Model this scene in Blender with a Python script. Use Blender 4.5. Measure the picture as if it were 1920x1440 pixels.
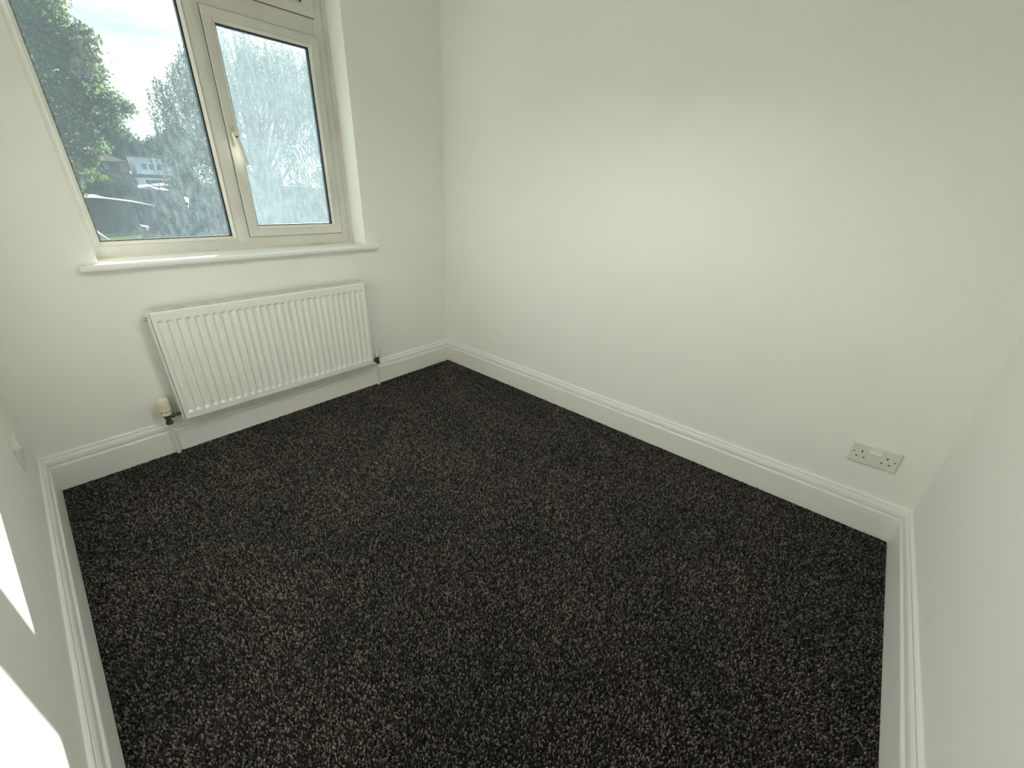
import bpy, bmesh, math, random
import numpy as np
from mathutils import Matrix, Vector

random.seed(7)
rng = np.random.default_rng(11)
scene = bpy.context.scene
for o in list(bpy.data.objects):
    bpy.data.objects.remove(o)
COL = scene.collection

# ------------------------------------------------------------------ camera
# room axes: x along the window wall (right corner at x = 0), y out of the window, z up, metres
W, D, H = 2.141, 2.628, 2.40
cam_data = bpy.data.cameras.new('camera')
cam = bpy.data.objects.new('camera', cam_data)
COL.objects.link(cam)
cam_data.sensor_fit = 'HORIZONTAL'
cam_data.sensor_width = 36.0
cam_data.lens = 759.44 * 36.0 / 1920.0
cam_data.shift_x = 15.68 / 1920.0
cam_data.shift_y = 6.99 / 1920.0
cam_data.clip_start = 0.02
cam_data.clip_end = 800
cr = (0.66561994, -0.74537774, 0.03690682)
cu = (0.30522482, 0.31702659, 0.89795988)
cf = (0.68101975, 0.58643513, -0.43852701)
cam.matrix_world = Matrix(((cr[0], cu[0], -cf[0], -1.9173),
                           (cr[1], cu[1], -cf[1], -2.2274),
                           (cr[2], cu[2], -cf[2], 1.1854),
                           (0, 0, 0, 1)))
scene.camera = cam

# ------------------------------------------------------------------ world, sun, exposure
scene.view_settings.view_transform = 'Standard'
scene.view_settings.look = 'None'
scene.view_settings.gamma = 1.0
scene.view_settings.exposure = 0.0
scene.view_settings.use_curve_mapping = False
SUN = 22.5
SKY = 1.45
scene.cycles.max_bounces = 16
scene.cycles.diffuse_bounces = 12
scene.cycles.transparent_max_bounces = 24
scene.cycles.sample_clamp_indirect = 8.0

world = bpy.data.worlds.new('sky')
scene.world = world
world.use_nodes = True
nt = world.node_tree
nt.nodes.clear()
def N(tree, t, **kw):
    n = tree.nodes.new(t)
    for k, v in kw.items():
        setattr(n, k, v)
    return n
out = N(nt, 'ShaderNodeOutputWorld')
bg = N(nt, 'ShaderNodeBackground')
bg.inputs['Strength'].default_value = SKY
tc = N(nt, 'ShaderNodeTexCoord')
sep = N(nt, 'ShaderNodeSeparateXYZ')
nt.links.new(tc.outputs['Generated'], sep.inputs[0])
ramp = N(nt, 'ShaderNodeValToRGB')
ramp.color_ramp.elements[0].position = 0.0
ramp.color_ramp.elements[0].color = (0.66, 0.70, 0.62, 1)
ramp.color_ramp.elements[1].position = 0.30
ramp.color_ramp.elements[1].color = (0.36, 0.50, 0.58, 1)
nt.links.new(sep.outputs['Z'], ramp.inputs['Fac'])
mp = N(nt, 'ShaderNodeMapping')
mp.inputs['Rotation'].default_value = (0.0, 0.16, 0.35)
mp.inputs['Scale'].default_value = (2.2, 2.2, 15.0)
nt.links.new(tc.outputs['Generated'], mp.inputs['Vector'])
cn = N(nt, 'ShaderNodeTexNoise')
cn.inputs['Scale'].default_value = 2.0
cn.inputs['Detail'].default_value = 5.0
cn.inputs['Roughness'].default_value = 0.55
nt.links.new(mp.outputs[0], cn.inputs['Vector'])
cr2 = N(nt, 'ShaderNodeValToRGB')
cr2.color_ramp.elements[0].position = 0.38
cr2.color_ramp.elements[1].position = 0.62
nt.links.new(cn.outputs['Fac'], cr2.inputs['Fac'])
mx = N(nt, 'ShaderNodeMix', data_type='RGBA')
mx.inputs['B'].default_value = (0.74, 0.80, 0.79, 1)
nt.links.new(cr2.outputs['Color'], mx.inputs['Factor'])
nt.links.new(ramp.outputs['Color'], mx.inputs['A'])
nt.links.new(mx.outputs['Result'], bg.inputs['Color'])
nt.links.new(bg.outputs[0], out.inputs['Surface'])

sd = bpy.data.lights.new('sun', 'SUN')
sd.energy = SUN
sd.angle = math.radians(0.55)
sd.color = (1.0, 0.975, 0.90)
sun = bpy.data.objects.new('sun', sd)
COL.objects.link(sun)
sun_dir = Vector((1.0, 1.51, 0.672)).normalized()
sun.rotation_euler = sun_dir.to_track_quat('Z', 'Y').to_euler()
sun.location = sun_dir * 60

# ------------------------------------------------------------------ materials
MATS = {}
def principled(name, color, rough=0.5, spec=0.5, metal=0.0):
    m = bpy.data.materials.new(name)
    m.use_nodes = True
    b = m.node_tree.nodes['Principled BSDF']
    b.inputs['Base Color'].default_value = (*color, 1)
    b.inputs['Roughness'].default_value = rough
    b.inputs['Specular IOR Level'].default_value = spec
    b.inputs['Metallic'].default_value = metal
    MATS[name] = m
    return m, m.node_tree, b
def noise_color(name, c0, c1, scale, rough=0.6, p0=0.35, p1=0.65, detail=4, bump=0.0, bscale=None, spec=0.5, mapscale=(1, 1, 1), bdist=0.001):
    m, t, b = principled(name, c0, rough, spec)
    tcn = N(t, 'ShaderNodeTexCoord')
    mpn = N(t, 'ShaderNodeMapping')
    mpn.inputs['Scale'].default_value = mapscale
    t.links.new(tcn.outputs['Object'], mpn.inputs[0])
    n = N(t, 'ShaderNodeTexNoise')
    n.inputs['Scale'].default_value = scale
    n.inputs['Detail'].default_value = detail
    t.links.new(mpn.outputs[0], n.inputs['Vector'])
    r = N(t, 'ShaderNodeValToRGB')
    r.color_ramp.elements[0].position = p0
    r.color_ramp.elements[0].color = (*c0, 1)
    r.color_ramp.elements[1].position = p1
    r.color_ramp.elements[1].color = (*c1, 1)
    t.links.new(n.outputs['Fac'], r.inputs['Fac'])
    t.links.new(r.outputs['Color'], b.inputs['Base Color'])
    if bump:
        bn = N(t, 'ShaderNodeTexNoise')
        bn.inputs['Scale'].default_value = bscale or scale * 4
        bn.inputs['Detail'].default_value = 3
        t.links.new(mpn.outputs[0], bn.inputs['Vector'])
        bu = N(t, 'ShaderNodeBump')
        bu.inputs['Strength'].default_value = bump
        bu.inputs['Distance'].default_value = bdist
        t.links.new(bn.outputs['Fac'], bu.inputs['Height'])
        t.links.new(bu.outputs[0], b.inputs['Normal'])
    return m

noise_color('wall_paint', (0.848, 0.852, 0.806), (0.862, 0.866, 0.820), 2.2, 0.85, spec=0.25, bump=0.25, bscale=160, bdist=0.0006)
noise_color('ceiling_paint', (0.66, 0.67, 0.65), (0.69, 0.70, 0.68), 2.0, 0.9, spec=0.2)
noise_color('gloss_white', (0.82, 0.82, 0.785), (0.84, 0.84, 0.805), 5.0, 0.38, spec=0.45, bump=0.1, bscale=60, bdist=0.0004)
noise_color('sill_paint', (0.82, 0.82, 0.80), (0.84, 0.84, 0.82), 6.0, 0.25, spec=0.5)
noise_color('upvc', (0.62, 0.61, 0.55), (0.69, 0.685, 0.63), 7.0, 0.35, spec=0.45)
noise_color('upvc_stained', (0.72, 0.70, 0.62), (0.62, 0.52, 0.33), 9.0, 0.4, p0=0.45, p1=0.72, mapscale=(0.5, 1, 1))
noise_color('radiator_paint', (0.82, 0.82, 0.775), (0.835, 0.835, 0.79), 3.0, 0.35, spec=0.45)
noise_color('plastic_cream', (0.74, 0.67, 0.50), (0.80, 0.75, 0.62), 40.0, 0.4)
noise_color('plastic_ivory', (0.715, 0.715, 0.645), (0.745, 0.745, 0.675), 30.0, 0.35)
principled('plastic_white', (0.82, 0.81, 0.74), 0.35)
principled('switch_white', (0.86, 0.86, 0.82), 0.3)
noise_color('tarnished_metal', (0.030, 0.027, 0.022), (0.10, 0.085, 0.055), 90.0, 0.45, spec=0.6)  # real tarnish on valves and screws; painted shadow inside the radiator
principled('brass', (0.55, 0.43, 0.17), 0.35, 0.5, 1.0)
noise_color('handle_wear', (0.46, 0.42, 0.29), (0.60, 0.57, 0.46), 120.0, 0.4)
principled('black_rubber', (0.012, 0.014, 0.016), 0.6)  # rubber gaskets, and the painted shadow gap round each sash
principled('socket_black', (0.006, 0.006, 0.005), 0.7)
noise_color('spacer_metal', (0.045, 0.06, 0.06), (0.14, 0.16, 0.15), 120.0, 0.45)
noise_color('carpet_base', (0.012, 0.011, 0.010), (0.022, 0.020, 0.018), 60, 0.95, spec=0.05)

def emission(name, color, strength):
    m = bpy.data.materials.new(name); m.use_nodes = True
    t = m.node_tree; t.nodes.clear()
    o = N(t, 'ShaderNodeOutputMaterial'); em = N(t, 'ShaderNodeEmission')
    em.inputs['Color'].default_value = (*color, 1); em.inputs['Strength'].default_value = strength
    t.links.new(em.outputs[0], o.inputs['Surface']); MATS[name] = m
emission('lamp_bulb', (1.0, 0.985, 0.95), 185.0)  # glow of the added fill lamp above the view
m = bpy.data.materials.new('shade_fabric'); m.use_nodes = True
t = m.node_tree; t.nodes.clear()
o = N(t, 'ShaderNodeOutputMaterial'); d = N(t, 'ShaderNodeBsdfDiffuse'); tl = N(t, 'ShaderNodeBsdfTranslucent'); mi = N(t, 'ShaderNodeMixShader')
d.inputs[0].default_value = (0.82, 0.81, 0.77, 1); tl.inputs[0].default_value = (0.70, 0.67, 0.60, 1); mi.inputs[0].default_value = 0.15
t.links.new(d.outputs[0], mi.inputs[1]); t.links.new(tl.outputs[0], mi.inputs[2]); t.links.new(mi.outputs[0], o.inputs['Surface'])
MATS['shade_fabric'] = m

# carpet pile: per-tuft tone
m, t, b = principled('carpet_pile', (0.05, 0.05, 0.05), 0.95, 0.08)
at = N(t, 'ShaderNodeAttribute', attribute_name='tone')
r = N(t, 'ShaderNodeValToRGB')
els = r.color_ramp.elements
els[0].position = 0.0; els[0].color = (0.014, 0.0135, 0.0125, 1)
els[1].position = 1.0; els[1].color = (0.24, 0.232, 0.208, 1)
e = els.new(0.55); e.color = (0.058, 0.055, 0.050, 1)
e = els.new(0.80); e.color = (0.135, 0.130, 0.117, 1)
t.links.new(at.outputs['Fac'], r.inputs['Fac'])
tcn = N(t, 'ShaderNodeTexCoord')
n = N(t, 'ShaderNodeTexNoise'); n.inputs['Scale'].default_value = 3.0; n.inputs['Detail'].default_value = 4
t.links.new(tcn.outputs['Object'], n.inputs['Vector'])
r2 = N(t, 'ShaderNodeValToRGB')
r2.color_ramp.elements[0].position = 0.35; r2.color_ramp.elements[0].color = (0.80, 0.78, 0.76, 1)
r2.color_ramp.elements[1].position = 0.68; r2.color_ramp.elements[1].color = (1.12, 1.05, 1.02, 1)
t.links.new(n.outputs['Fac'], r2.inputs['Fac'])
mm = N(t, 'ShaderNodeMix', data_type='RGBA', blend_type='MULTIPLY')
mm.inputs['Factor'].default_value = 1.0
t.links.new(r.outputs['Color'], mm.inputs['A']); t.links.new(r2.outputs['Color'], mm.inputs['B'])
t.links.new(mm.outputs['Result'], b.inputs['Base Color'])

def glass_material(name, dirt_lo, dirt_hi, streak, base, tint=(0.96, 0.98, 0.975), grad=None):
    """clear pane; dust film = translucent scattering, patterned by noise (object coordinates, x and z on the pane)"""
    m = bpy.data.materials.new(name)
    m.use_nodes = True
    t = m.node_tree
    t.nodes.clear()
    o = N(t, 'ShaderNodeOutputMaterial')
    tr = N(t, 'ShaderNodeBsdfTransparent'); tr.inputs[0].default_value = (*tint, 1)
    gl = N(t, 'ShaderNodeBsdfGlossy'); gl.inputs['Roughness'].default_value = 0.02
    fr = N(t, 'ShaderNodeFresnel'); fr.inputs['IOR'].default_value = 1.25
    mixg = N(t, 'ShaderNodeMixShader')
    t.links.new(fr.outputs[0], mixg.inputs[0]); t.links.new(tr.outputs[0], mixg.inputs[1]); t.links.new(gl.outputs[0], mixg.inputs[2])
    if dirt_hi <= 0:
        t.links.new(mixg.outputs[0], o.inputs['Surface'])
        MATS[name] = m
        return m
    tl = N(t, 'ShaderNodeBsdfTranslucent'); tl.inputs[0].default_value = (0.61, 0.79, 0.88, 1)
    tcn = N(t, 'ShaderNodeTexCoord')
    mpn = N(t, 'ShaderNodeMapping'); mpn.inputs['Scale'].default_value = (1.0, 1.0, streak)
    mpn.inputs['Rotation'].default_value = (0, 0.12, 0)
    t.links.new(tcn.outputs['Object'], mpn.inputs[0])
    def noise(scale, detail, vec, lo, hi):
        nn = N(t, 'ShaderNodeTexNoise'); nn.inputs['Scale'].default_value = scale; nn.inputs['Detail'].default_value = detail
        nn.inputs['Roughness'].default_value = 0.65
        t.links.new(vec, nn.inputs['Vector'])
        mr = N(t, 'ShaderNodeMapRange'); mr.inputs['From Min'].default_value = lo; mr.inputs['From Max'].default_value = hi
        t.links.new(nn.outputs['Fac'], mr.inputs['Value'])
        return mr.outputs[0]
    def math_(op, a, b_):
        q = N(t, 'ShaderNodeMath', operation=op)
        for i, v in enumerate((a, b_)):
            if isinstance(v, (int, float)): q.inputs[i].default_value = v
            else: t.links.new(v, q.inputs[i])
        return q.outputs[0]
    cloud = noise(5.0, 6, tcn.outputs['Object'], 0.3, 0.75)
    streaks = noise(55.0, 5, mpn.outputs[0], 0.42, 0.78)
    specks = noise(130.0, 4, tcn.outputs['Object'], 0.56, 0.80)
    vo = N(t, 'ShaderNodeTexVoronoi'); vo.inputs['Scale'].default_value = 75.0
    t.links.new(mpn.outputs[0], vo.inputs['Vector'])
    drops = N(t, 'ShaderNodeMapRange'); drops.inputs['From Min'].default_value = 0.16; drops.inputs['From Max'].default_value = 0.02
    t.links.new(vo.outputs['Distance'], drops.inputs['Value'])
    pat = math_('ADD', math_('MULTIPLY', cloud, 0.32), math_('MULTIPLY', streaks, 0.42))
    pat = math_('ADD', pat, math_('MULTIPLY', specks, 0.55))
    pat = math_('ADD', pat, math_('MULTIPLY', drops.outputs[0], math_('MULTIPLY', streaks, 0.9)))
    fac = N(t, 'ShaderNodeMapRange')
    fac.inputs['To Min'].default_value = dirt_lo; fac.inputs['To Max'].default_value = dirt_hi
    t.links.new(pat, fac.inputs['Value'])
    f_out = fac.outputs[0]
    if grad:   # the film is washed cleaner towards one side of the pane
        sp = N(t, 'ShaderNodeSeparateXYZ'); t.links.new(tcn.outputs['Object'], sp.inputs[0])
        gx = N(t, 'ShaderNodeMapRange', interpolation_type='SMOOTHSTEP')
        gx.inputs['From Min'].default_value = grad[0]; gx.inputs['From Max'].default_value = grad[1]
        gx.inputs['To Min'].default_value = grad[2]; gx.inputs['To Max'].default_value = 1.0
        zz = math_('MULTIPLY', sp.outputs['Z'], grad[3])
        t.links.new(math_('ADD', sp.outputs['X'], zz), gx.inputs['Value'])
        f_out = math_('MULTIPLY', f_out, gx.outputs[0])
    f_out = math_('ADD', f_out, base)
    mixd = N(t, 'ShaderNodeMixShader')
    t.links.new(f_out, mixd.inputs[0]); t.links.new(mixg.outputs[0], mixd.inputs[1]); t.links.new(tl.outputs[0], mixd.inputs[2])
    t.links.new(mixd.outputs[0], o.inputs['Surface'])
    MATS[name] = m
    return m
glass_material('clear_glass', 0, 0, 1, 0)
glass_material('dirty_glass_casement', 0.065, 0.200, 0.35, 0.050)
glass_material('dirty_glass_fixed', 0.010, 0.170, 0.35, 0.036, grad=(-0.10, 0.26, 0.05, -0.35))

def leaf_material(name, c0, c1, trans, scale=0.8):
    m = bpy.data.materials.new(name); m.use_nodes = True
    t = m.node_tree; t.nodes.clear()
    o = N(t, 'ShaderNodeOutputMaterial')
    at = N(t, 'ShaderNodeAttribute', attribute_name='tone')
    r = N(t, 'ShaderNodeValToRGB')
    r.color_ramp.elements[0].color = (*c0, 1); r.color_ramp.elements[1].color = (*c1, 1)
    t.links.new(at.outputs['Fac'], r.inputs['Fac'])
    d = N(t, 'ShaderNodeBsdfDiffuse'); tl = N(t, 'ShaderNodeBsdfTranslucent')
    t.links.new(r.outputs[0], d.inputs[0]); t.links.new(r.outputs[0], tl.inputs[0])
    mi = N(t, 'ShaderNodeMixShader'); mi.inputs[0].default_value = trans
    t.links.new(d.outputs[0], mi.inputs[1]); t.links.new(tl.outputs[0], mi.inputs[2])
    t.links.new(mi.outputs[0], o.inputs['Surface'])
    MATS[name] = m
leaf_material('bird_lime', (0.75, 0.76, 0.74), (0.75, 0.76, 0.74), 0.45)
leaf_material('leaf_broad', (0.055, 0.095, 0.060), (0.19, 0.235, 0.085), 0.45)
leaf_material('leaf_willow', (0.022, 0.050, 0.035), (0.060, 0.095, 0.045), 0.35)
leaf_material('leaf_dark', (0.016, 0.034, 0.022), (0.035, 0.060, 0.028), 0.2)
leaf_material('leaf_far', (0.040, 0.075, 0.055), (0.075, 0.115, 0.070), 0.2)
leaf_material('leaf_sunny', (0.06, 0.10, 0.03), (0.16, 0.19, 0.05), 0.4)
noise_color('bark', (0.05, 0.045, 0.035), (0.10, 0.085, 0.065), 8, 0.9)
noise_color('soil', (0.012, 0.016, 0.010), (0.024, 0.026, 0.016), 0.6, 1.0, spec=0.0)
noise_color('lawn', (0.045, 0.065, 0.022), (0.075, 0.10, 0.030), 2.0, 0.95, spec=0.0)
noise_color('brick_far', (0.07, 0.065, 0.065), (0.09, 0.08, 0.08), 3.0, 0.9)
noise_color('roof_tile', (0.15, 0.11, 0.085), (0.19, 0.14, 0.11), 1.2, 0.9)
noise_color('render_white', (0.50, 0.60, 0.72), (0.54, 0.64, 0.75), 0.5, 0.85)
noise_color('felt_roof', (0.05, 0.05, 0.055), (0.07, 0.07, 0.07), 1.0, 0.9)
noise_color('shed_timber', (0.022, 0.026, 0.027), (0.035, 0.038, 0.038), 1.5, 0.9, mapscale=(1, 1, 0.15))
noise_color('roof_pale', (0.065, 0.07, 0.07), (0.11, 0.115, 0.11), 1.0, 0.8)
noise_color('pale_board', (0.07, 0.075, 0.072), (0.12, 0.125, 0.115), 2.0, 0.8)
principled('window_dark', (0.02, 0.03, 0.035), 0.15)
principled('white_pole', (0.34, 0.35, 0.34), 0.7, 0.2)
noise_color('brick_near', (0.20, 0.10, 0.07), (0.28, 0.14, 0.10), 6.0, 0.9)

# ------------------------------------------------------------------ mesh helpers
def wloc(parent):
    v = Vector((0, 0, 0))
    while parent is not None:
        v += parent.location
        parent = parent.parent
    return v
class MB:
    """collects world-space geometry, build() links it as one mesh object"""
    def __init__(self):
        self.v, self.f, self.smooth = [], [], []
    def add(self, verts, faces, smooth=False):
        k = len(self.v)
        self.v += [tuple(q) for q in verts]
        self.f += [tuple(i + k for i in f) for f in faces]
        self.smooth += [smooth] * len(faces)
        return self
    def box(self, x0, x1, y0, y1, z0, z1):
        v = [(x, y, z) for z in (z0, z1) for y in (y0, y1) for x in (x0, x1)]
        f = [(0, 2, 3, 1), (4, 5, 7, 6), (0, 1, 5, 4), (2, 6, 7, 3), (0, 4, 6, 2), (1, 3, 7, 5)]
        return self.add(v, f)
    def prism(self, poly, a, b, frame, smooth=False):
        """closed 2-D polygon swept from a to b; frame(u, v, s) -> world point"""
        n = len(poly)
        v = [frame(u, w, a) for u, w in poly] + [frame(u, w, b) for u, w in poly]
        f = [(i, (i + 1) % n, n + (i + 1) % n, n + i) for i in range(n)]
        f += [tuple(range(n - 1, -1, -1)), tuple(range(n, 2 * n))]
        return self.add(v, f, smooth)
    def lathe(self, prof, base, axis='z', seg=20, smooth=True):
        v, f = [], []
        for r_, h in prof:
            for k in range(seg):
                a = 2 * math.pi * k / seg
                c, s = r_ * math.cos(a), r_ * math.sin(a)
                if axis == 'z': q = (c, s, h)
                elif axis == 'x': q = (h, c, s)
                else: q = (s, h, c)
                v.append((base[0] + q[0], base[1] + q[1], base[2] + q[2]))
        n = len(prof)
        for i in range(n - 1):
            for k in range(seg):
                k2 = (k + 1) % seg
                f.append((i * seg + k, i * seg + k2, (i + 1) * seg + k2, (i + 1) * seg + k))
        self.add(v, f, smooth)
        k0 = len(self.v) - len(v)
        self.f += [tuple(k0 + k for k in range(seg - 1, -1, -1)), tuple(k0 + (n - 1) * seg + k for k in range(seg))]
        self.smooth += [False, False]
        return self
    def tube(self, pts, rad, seg=12, flat=None):
        """tube along points; rad a number or a list of (ra, rb) radii; flat = direction of ra"""
        pts = [Vector(q) for q in pts]
        v, f = [], []
        for i, q in enumerate(pts):
            d = (pts[min(i + 1, len(pts) - 1)] - pts[max(i - 1, 0)]).normalized()
            ref = Vector(flat) if flat else (Vector((0, 0, 1)) if abs(d.z) < 0.9 else Vector((1, 0, 0)))
            a = (ref - d * ref.dot(d)).normalized(); b_ = d.cross(a)
            ra, rb = (rad[i] if isinstance(rad, list) else (rad, rad))
            for k in range(seg):
                t_ = 2 * math.pi * k / seg
                v.append(q + a * ra * math.cos(t_) + b_ * rb * math.sin(t_))
        for i in range(len(pts) - 1):
            for k in range(seg):
                k2 = (k + 1) % seg
                f.append((i * seg + k, i * seg + k2, (i + 1) * seg + k2, (i + 1) * seg + k))
        self.add(v, f, True)
        k0 = len(self.v) - len(v); n = len(pts)
        self.f += [tuple(k0 + k for k in range(seg - 1, -1, -1)), tuple(k0 + (n - 1) * seg + k for k in range(seg))]
        self.smooth += [False, False]
        return self
    def ring(self, x0, x1, z0, z1, prof):
        """mitred rectangular frame in the window plane; prof = closed list of (inset, y)"""
        n = len(prof); v, f = [], []
        for sx, sz in ((0, 0), (1, 0), (1, 1), (0, 1)):
            for ins, y in prof:
                v.append(((x1 - ins) if sx else (x0 + ins), y, (z1 - ins) if sz else (z0 + ins)))
        for c in range(4):
            c2 = (c + 1) % 4
            for i in range(n):
                j = (i + 1) % n
                f.append((c * n + i, c2 * n + i, c2 * n + j, c * n + j))
        return self.add(v, f)
    def build(self, name, mat, parent=None, bevel=0.0, seg=2, origin=None):
        off = wloc(parent) if parent else Vector(origin or (0, 0, 0))
        me = bpy.data.meshes.new(name)
        me.from_pydata([(a - off.x, b_ - off.y, c - off.z) for a, b_, c in self.v], [], self.f)
        me.polygons.foreach_set('use_smooth', self.smooth)
        bm = bmesh.new(); bm.from_mesh(me)
        bmesh.ops.recalc_face_normals(bm, faces=bm.faces)
        if bevel:
            es = [e_ for e_ in bm.edges if len(e_.link_faces) == 2 and e_.calc_face_angle(0) > 0.6]
            bmesh.ops.bevel(bm, geom=es, offset=bevel, segments=seg, affect='EDGES', clamp_overlap=True)
        for e_ in bm.edges:
            if len(e_.link_faces) == 2 and e_.calc_face_angle(0) > 0.6: e_.smooth = False
        bm.to_mesh(me); bm.free()
        me.materials.append(MATS[mat])
        o = bpy.data.objects.new(name, me)
        COL.objects.link(o)
        if parent: o.parent = parent
        else: o.location = off
        return o
def tag(o, label=None, cat=None, group=None, kind=None):
    if label: o['label'] = label
    if cat: o['category'] = cat
    if group: o['group'] = group
    if kind: o['kind'] = kind
    return o
def empty(name, loc):
    o = bpy.data.objects.new(name, None)
    COL.objects.link(o); o.location = loc
    o.empty_display_size = 0.1
    return o
def copy_tree(o, parent=None):
    c = o.copy(); COL.objects.link(c); c.parent = parent
    for ch in list(o.children): copy_tree(ch, c)
    return c

# ------------------------------------------------------------------ room shell
XL, XR, Z0W, Z1W = -1.747, -0.603, 0.846, 2.13      # window opening
wf = MB()
wf.box(-W - 0.12, XL, 0, 0.30, -0.1, H + 0.1).box(XR, 0.12, 0, 0.30, -0.1, H + 0.1)
wf.box(XL, XR, 0, 0.30, -0.1, Z0W).box(XL, XR, 0, 0.30, Z1W, H + 0.1)
tag(wf.build('wall_front', 'wall_paint'), 'off-white painted wall holding the window and the radiator', 'wall', kind='structure')
tag(MB().box(0, 0.12, -D - 0.12, 0, -0.1, H + 0.1).build('wall_right', 'wall_paint'), 'plain off-white wall right of the corner, with a low double socket', 'wall', kind='structure')
DY0, DY1, DZ = -2.56, -1.84, 2.00                   # doorway in the left wall where the photographer stands
wl = MB()
wl.box(-W - 0.12, -W, -D - 0.12, DY0, -0.1, H + 0.1).box(-W - 0.12, -W, DY1, 0, -0.1, H + 0.1).box(-W - 0.12, -W, DY0, DY1, DZ, H + 0.1)
tag(wl.build('wall_left', 'wall_paint'), 'off-white wall on the left edge with patches of sunlight', 'wall', kind='structure')
tag(MB().box(-W, 0, -D - 0.12, -D, -0.1, H + 0.1).build('wall_back', 'wall_paint'), 'off-white wall along the right edge of the view', 'wall', kind='structure')
tag(MB().box(-W - 0.12, 0.12, -D - 0.12, 0.30, H, H + 0.1).build('ceiling', 'ceiling_paint'), 'plain white ceiling above the room', 'ceiling', kind='structure')
floor = tag(MB().box(-W - 0.12, 0.12, -D - 0.12, 0.30, -0.1, -0.004).build('floor', 'carpet_base'), 'dark charcoal speckled twist-pile carpet floor', 'floor', kind='structure')
dr = empty('door_1', (-W - 0.06, 0.5 * (DY0 + DY1), 0))
tag(dr, 'white panelled door in the left wall', 'door', kind='structure')
xd = -W - 0.035
MB().box(xd - 0.04, xd, DY0 + 0.004, DY1 - 0.004, 0.004, DZ - 0.004).build('door_leaf', 'gloss_white', dr, 0.002)
for zc0, zc1 in ((0.15, 0.85), (1.0, 1.85)):
    for yc0, yc1 in ((DY0 + 0.09, -2.235), (-2.165, DY1 - 0.09)):
        mo = MB()
        rp = [(0, xd), (0, xd + 0.006), (0.012, xd + 0.009), (0.026, xd + 0.002), (0.026, xd)]
        mo.ring(yc0, yc1, zc0, zc1, rp)
        mo.v = [(y_, x_, z_) for x_, y_, z_ in mo.v]
        mo.build('panel_moulding', 'gloss_white', dr)
MB().tube([(xd, DY1 - 0.06, 1.0), (xd + 0.045, DY1 - 0.06, 1.0), (xd + 0.048, DY1 - 0.17, 1.0)], 0.009).build('door_handle', 'brass', dr)

# carpet pile
sp = 0.0050
gx = np.arange(-W + 0.021, -0.021, sp); gy = np.arange(-D + 0.021, -0.021, sp)
PX, PY = np.meshgrid(gx, gy); PX = PX.ravel(); PY = PY.ravel()
n = PX.size
PX = PX + rng.uniform(-0.45, 0.45, n) * sp; PY = PY + rng.uniform(-0.45, 0.45, n) * sp
PX = np.clip(PX, -W + 0.0235, -0.0235); PY = np.clip(PY, -D + 0.0235, -0.0235)
rad = rng.uniform(0.0022, 0.0036, n); hgt = rng.uniform(0.005, 0.0095, n); ang = rng.uniform(0, 2 * np.pi, n)
la = rng.uniform(0, 2 * np.pi, n); lm = rng.uniform(0, 0.0028, n)
V = np.zeros((n, 6, 3), np.float32)
for k in range(3):
    a = ang + k * 2.0944
    V[:, k] = np.stack([PX + rad * np.cos(a), PY + rad * np.sin(a), np.full(n, -0.003)], 1)
    V[:, 3 + k] = np.stack([PX + 0.72 * rad * np.cos(a + 0.5) + lm * np.cos(la), PY + 0.72 * rad * np.sin(a + 0.5) + lm * np.sin(la), hgt * (0.75, 0.95, 0.85)[k] - 0.003], 1)
F = np.array([(0, 1, 4), (0, 4, 3), (1, 2, 5), (1, 5, 4), (2, 0, 3), (2, 3, 5), (3, 4, 5)], np.int32)
def tri_object(name, V, F, tone, mat, parent=None, smooth=False):
    """V (n, k, 3) copies of one small shape with faces F (m, c); tone (n,) -> point attribute"""
    n, k, _ = V.shape
    idx = (F[None] + (np.arange(n) * k)[:, None, None]).astype(np.int32)
    c = F.shape[1]; m = n * F.shape[0]
    me = bpy.data.meshes.new(name)
    me.vertices.add(n * k); me.vertices.foreach_set('co', V.astype(np.float32).ravel())
    me.loops.add(m * c); me.loops.foreach_set('vertex_index', idx.ravel())
    me.polygons.add(m); me.polygons.foreach_set('loop_start', np.arange(0, m * c, c, dtype=np.int32))
    me.update(calc_edges=True)
    a = me.attributes.new('tone', 'FLOAT', 'POINT')
    a.data.foreach_set('value', np.repeat(tone.astype(np.float32), k))
    me.materials.append(MATS[mat])
    o = bpy.data.objects.new(name, me); COL.objects.link(o)
    if parent: o.parent = parent
    return o
tone = rng.uniform(0, 1, n)
pile = tri_object('carpet_pile', V, F, tone, 'carpet_pile', floor)
tag(pile, kind='stuff')

# skirting boards
SK = [(0, 0), (0.020, 0), (0.020, 0.107), (0.0190, 0.1115), (0.0160, 0.1155), (0.0090, 0.1168), (0.0090, 0.1222), (0.0155, 0.1230), (0.0152, 0.130),
      (0.0135, 0.139), (0.0100, 0.1465), (0.0086, 0.1480), (0.0086, 0.1510), (0.0080, 0.1560), (0.0055, 0.1590), (0.0, 0.1594)]
def skirting(name, p0, p1, inward, m0, m1, label):
    """profile swept along a wall from p0 to p1; m0/m1 = 1 mitre into an inside corner, 0 square end"""
    p0 = Vector((*p0, 0)); p1 = Vector((*p1, 0)); d = (p1 - p0).normalized(); nrm = Vector((*inward, 0))
    n = len(SK); mb = MB(); v = []
    for u, z in SK: v.append(p0 + nrm * u + d * (u * m0) + Vector((0, 0, z)))
    for u, z in SK: v.append(p1 + nrm * u - d * (u * m1) + Vector((0, 0, z)))
    f = [(i, (i + 1) % n, n + (i + 1) % n, n + i) for i in range(n)] + [tuple(range(n)), tuple(range(2 * n - 1, n - 1, -1))]
    mb.add(v, f)
    o = mb.build(name, 'gloss_white', None)
    return tag(o, label, 'skirting board', kind='structure')
skirting('baseboard_front', (-W, 0), (0, 0), (0, -1), 1, 1, 'white moulded skirting board under the radiator')
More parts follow.
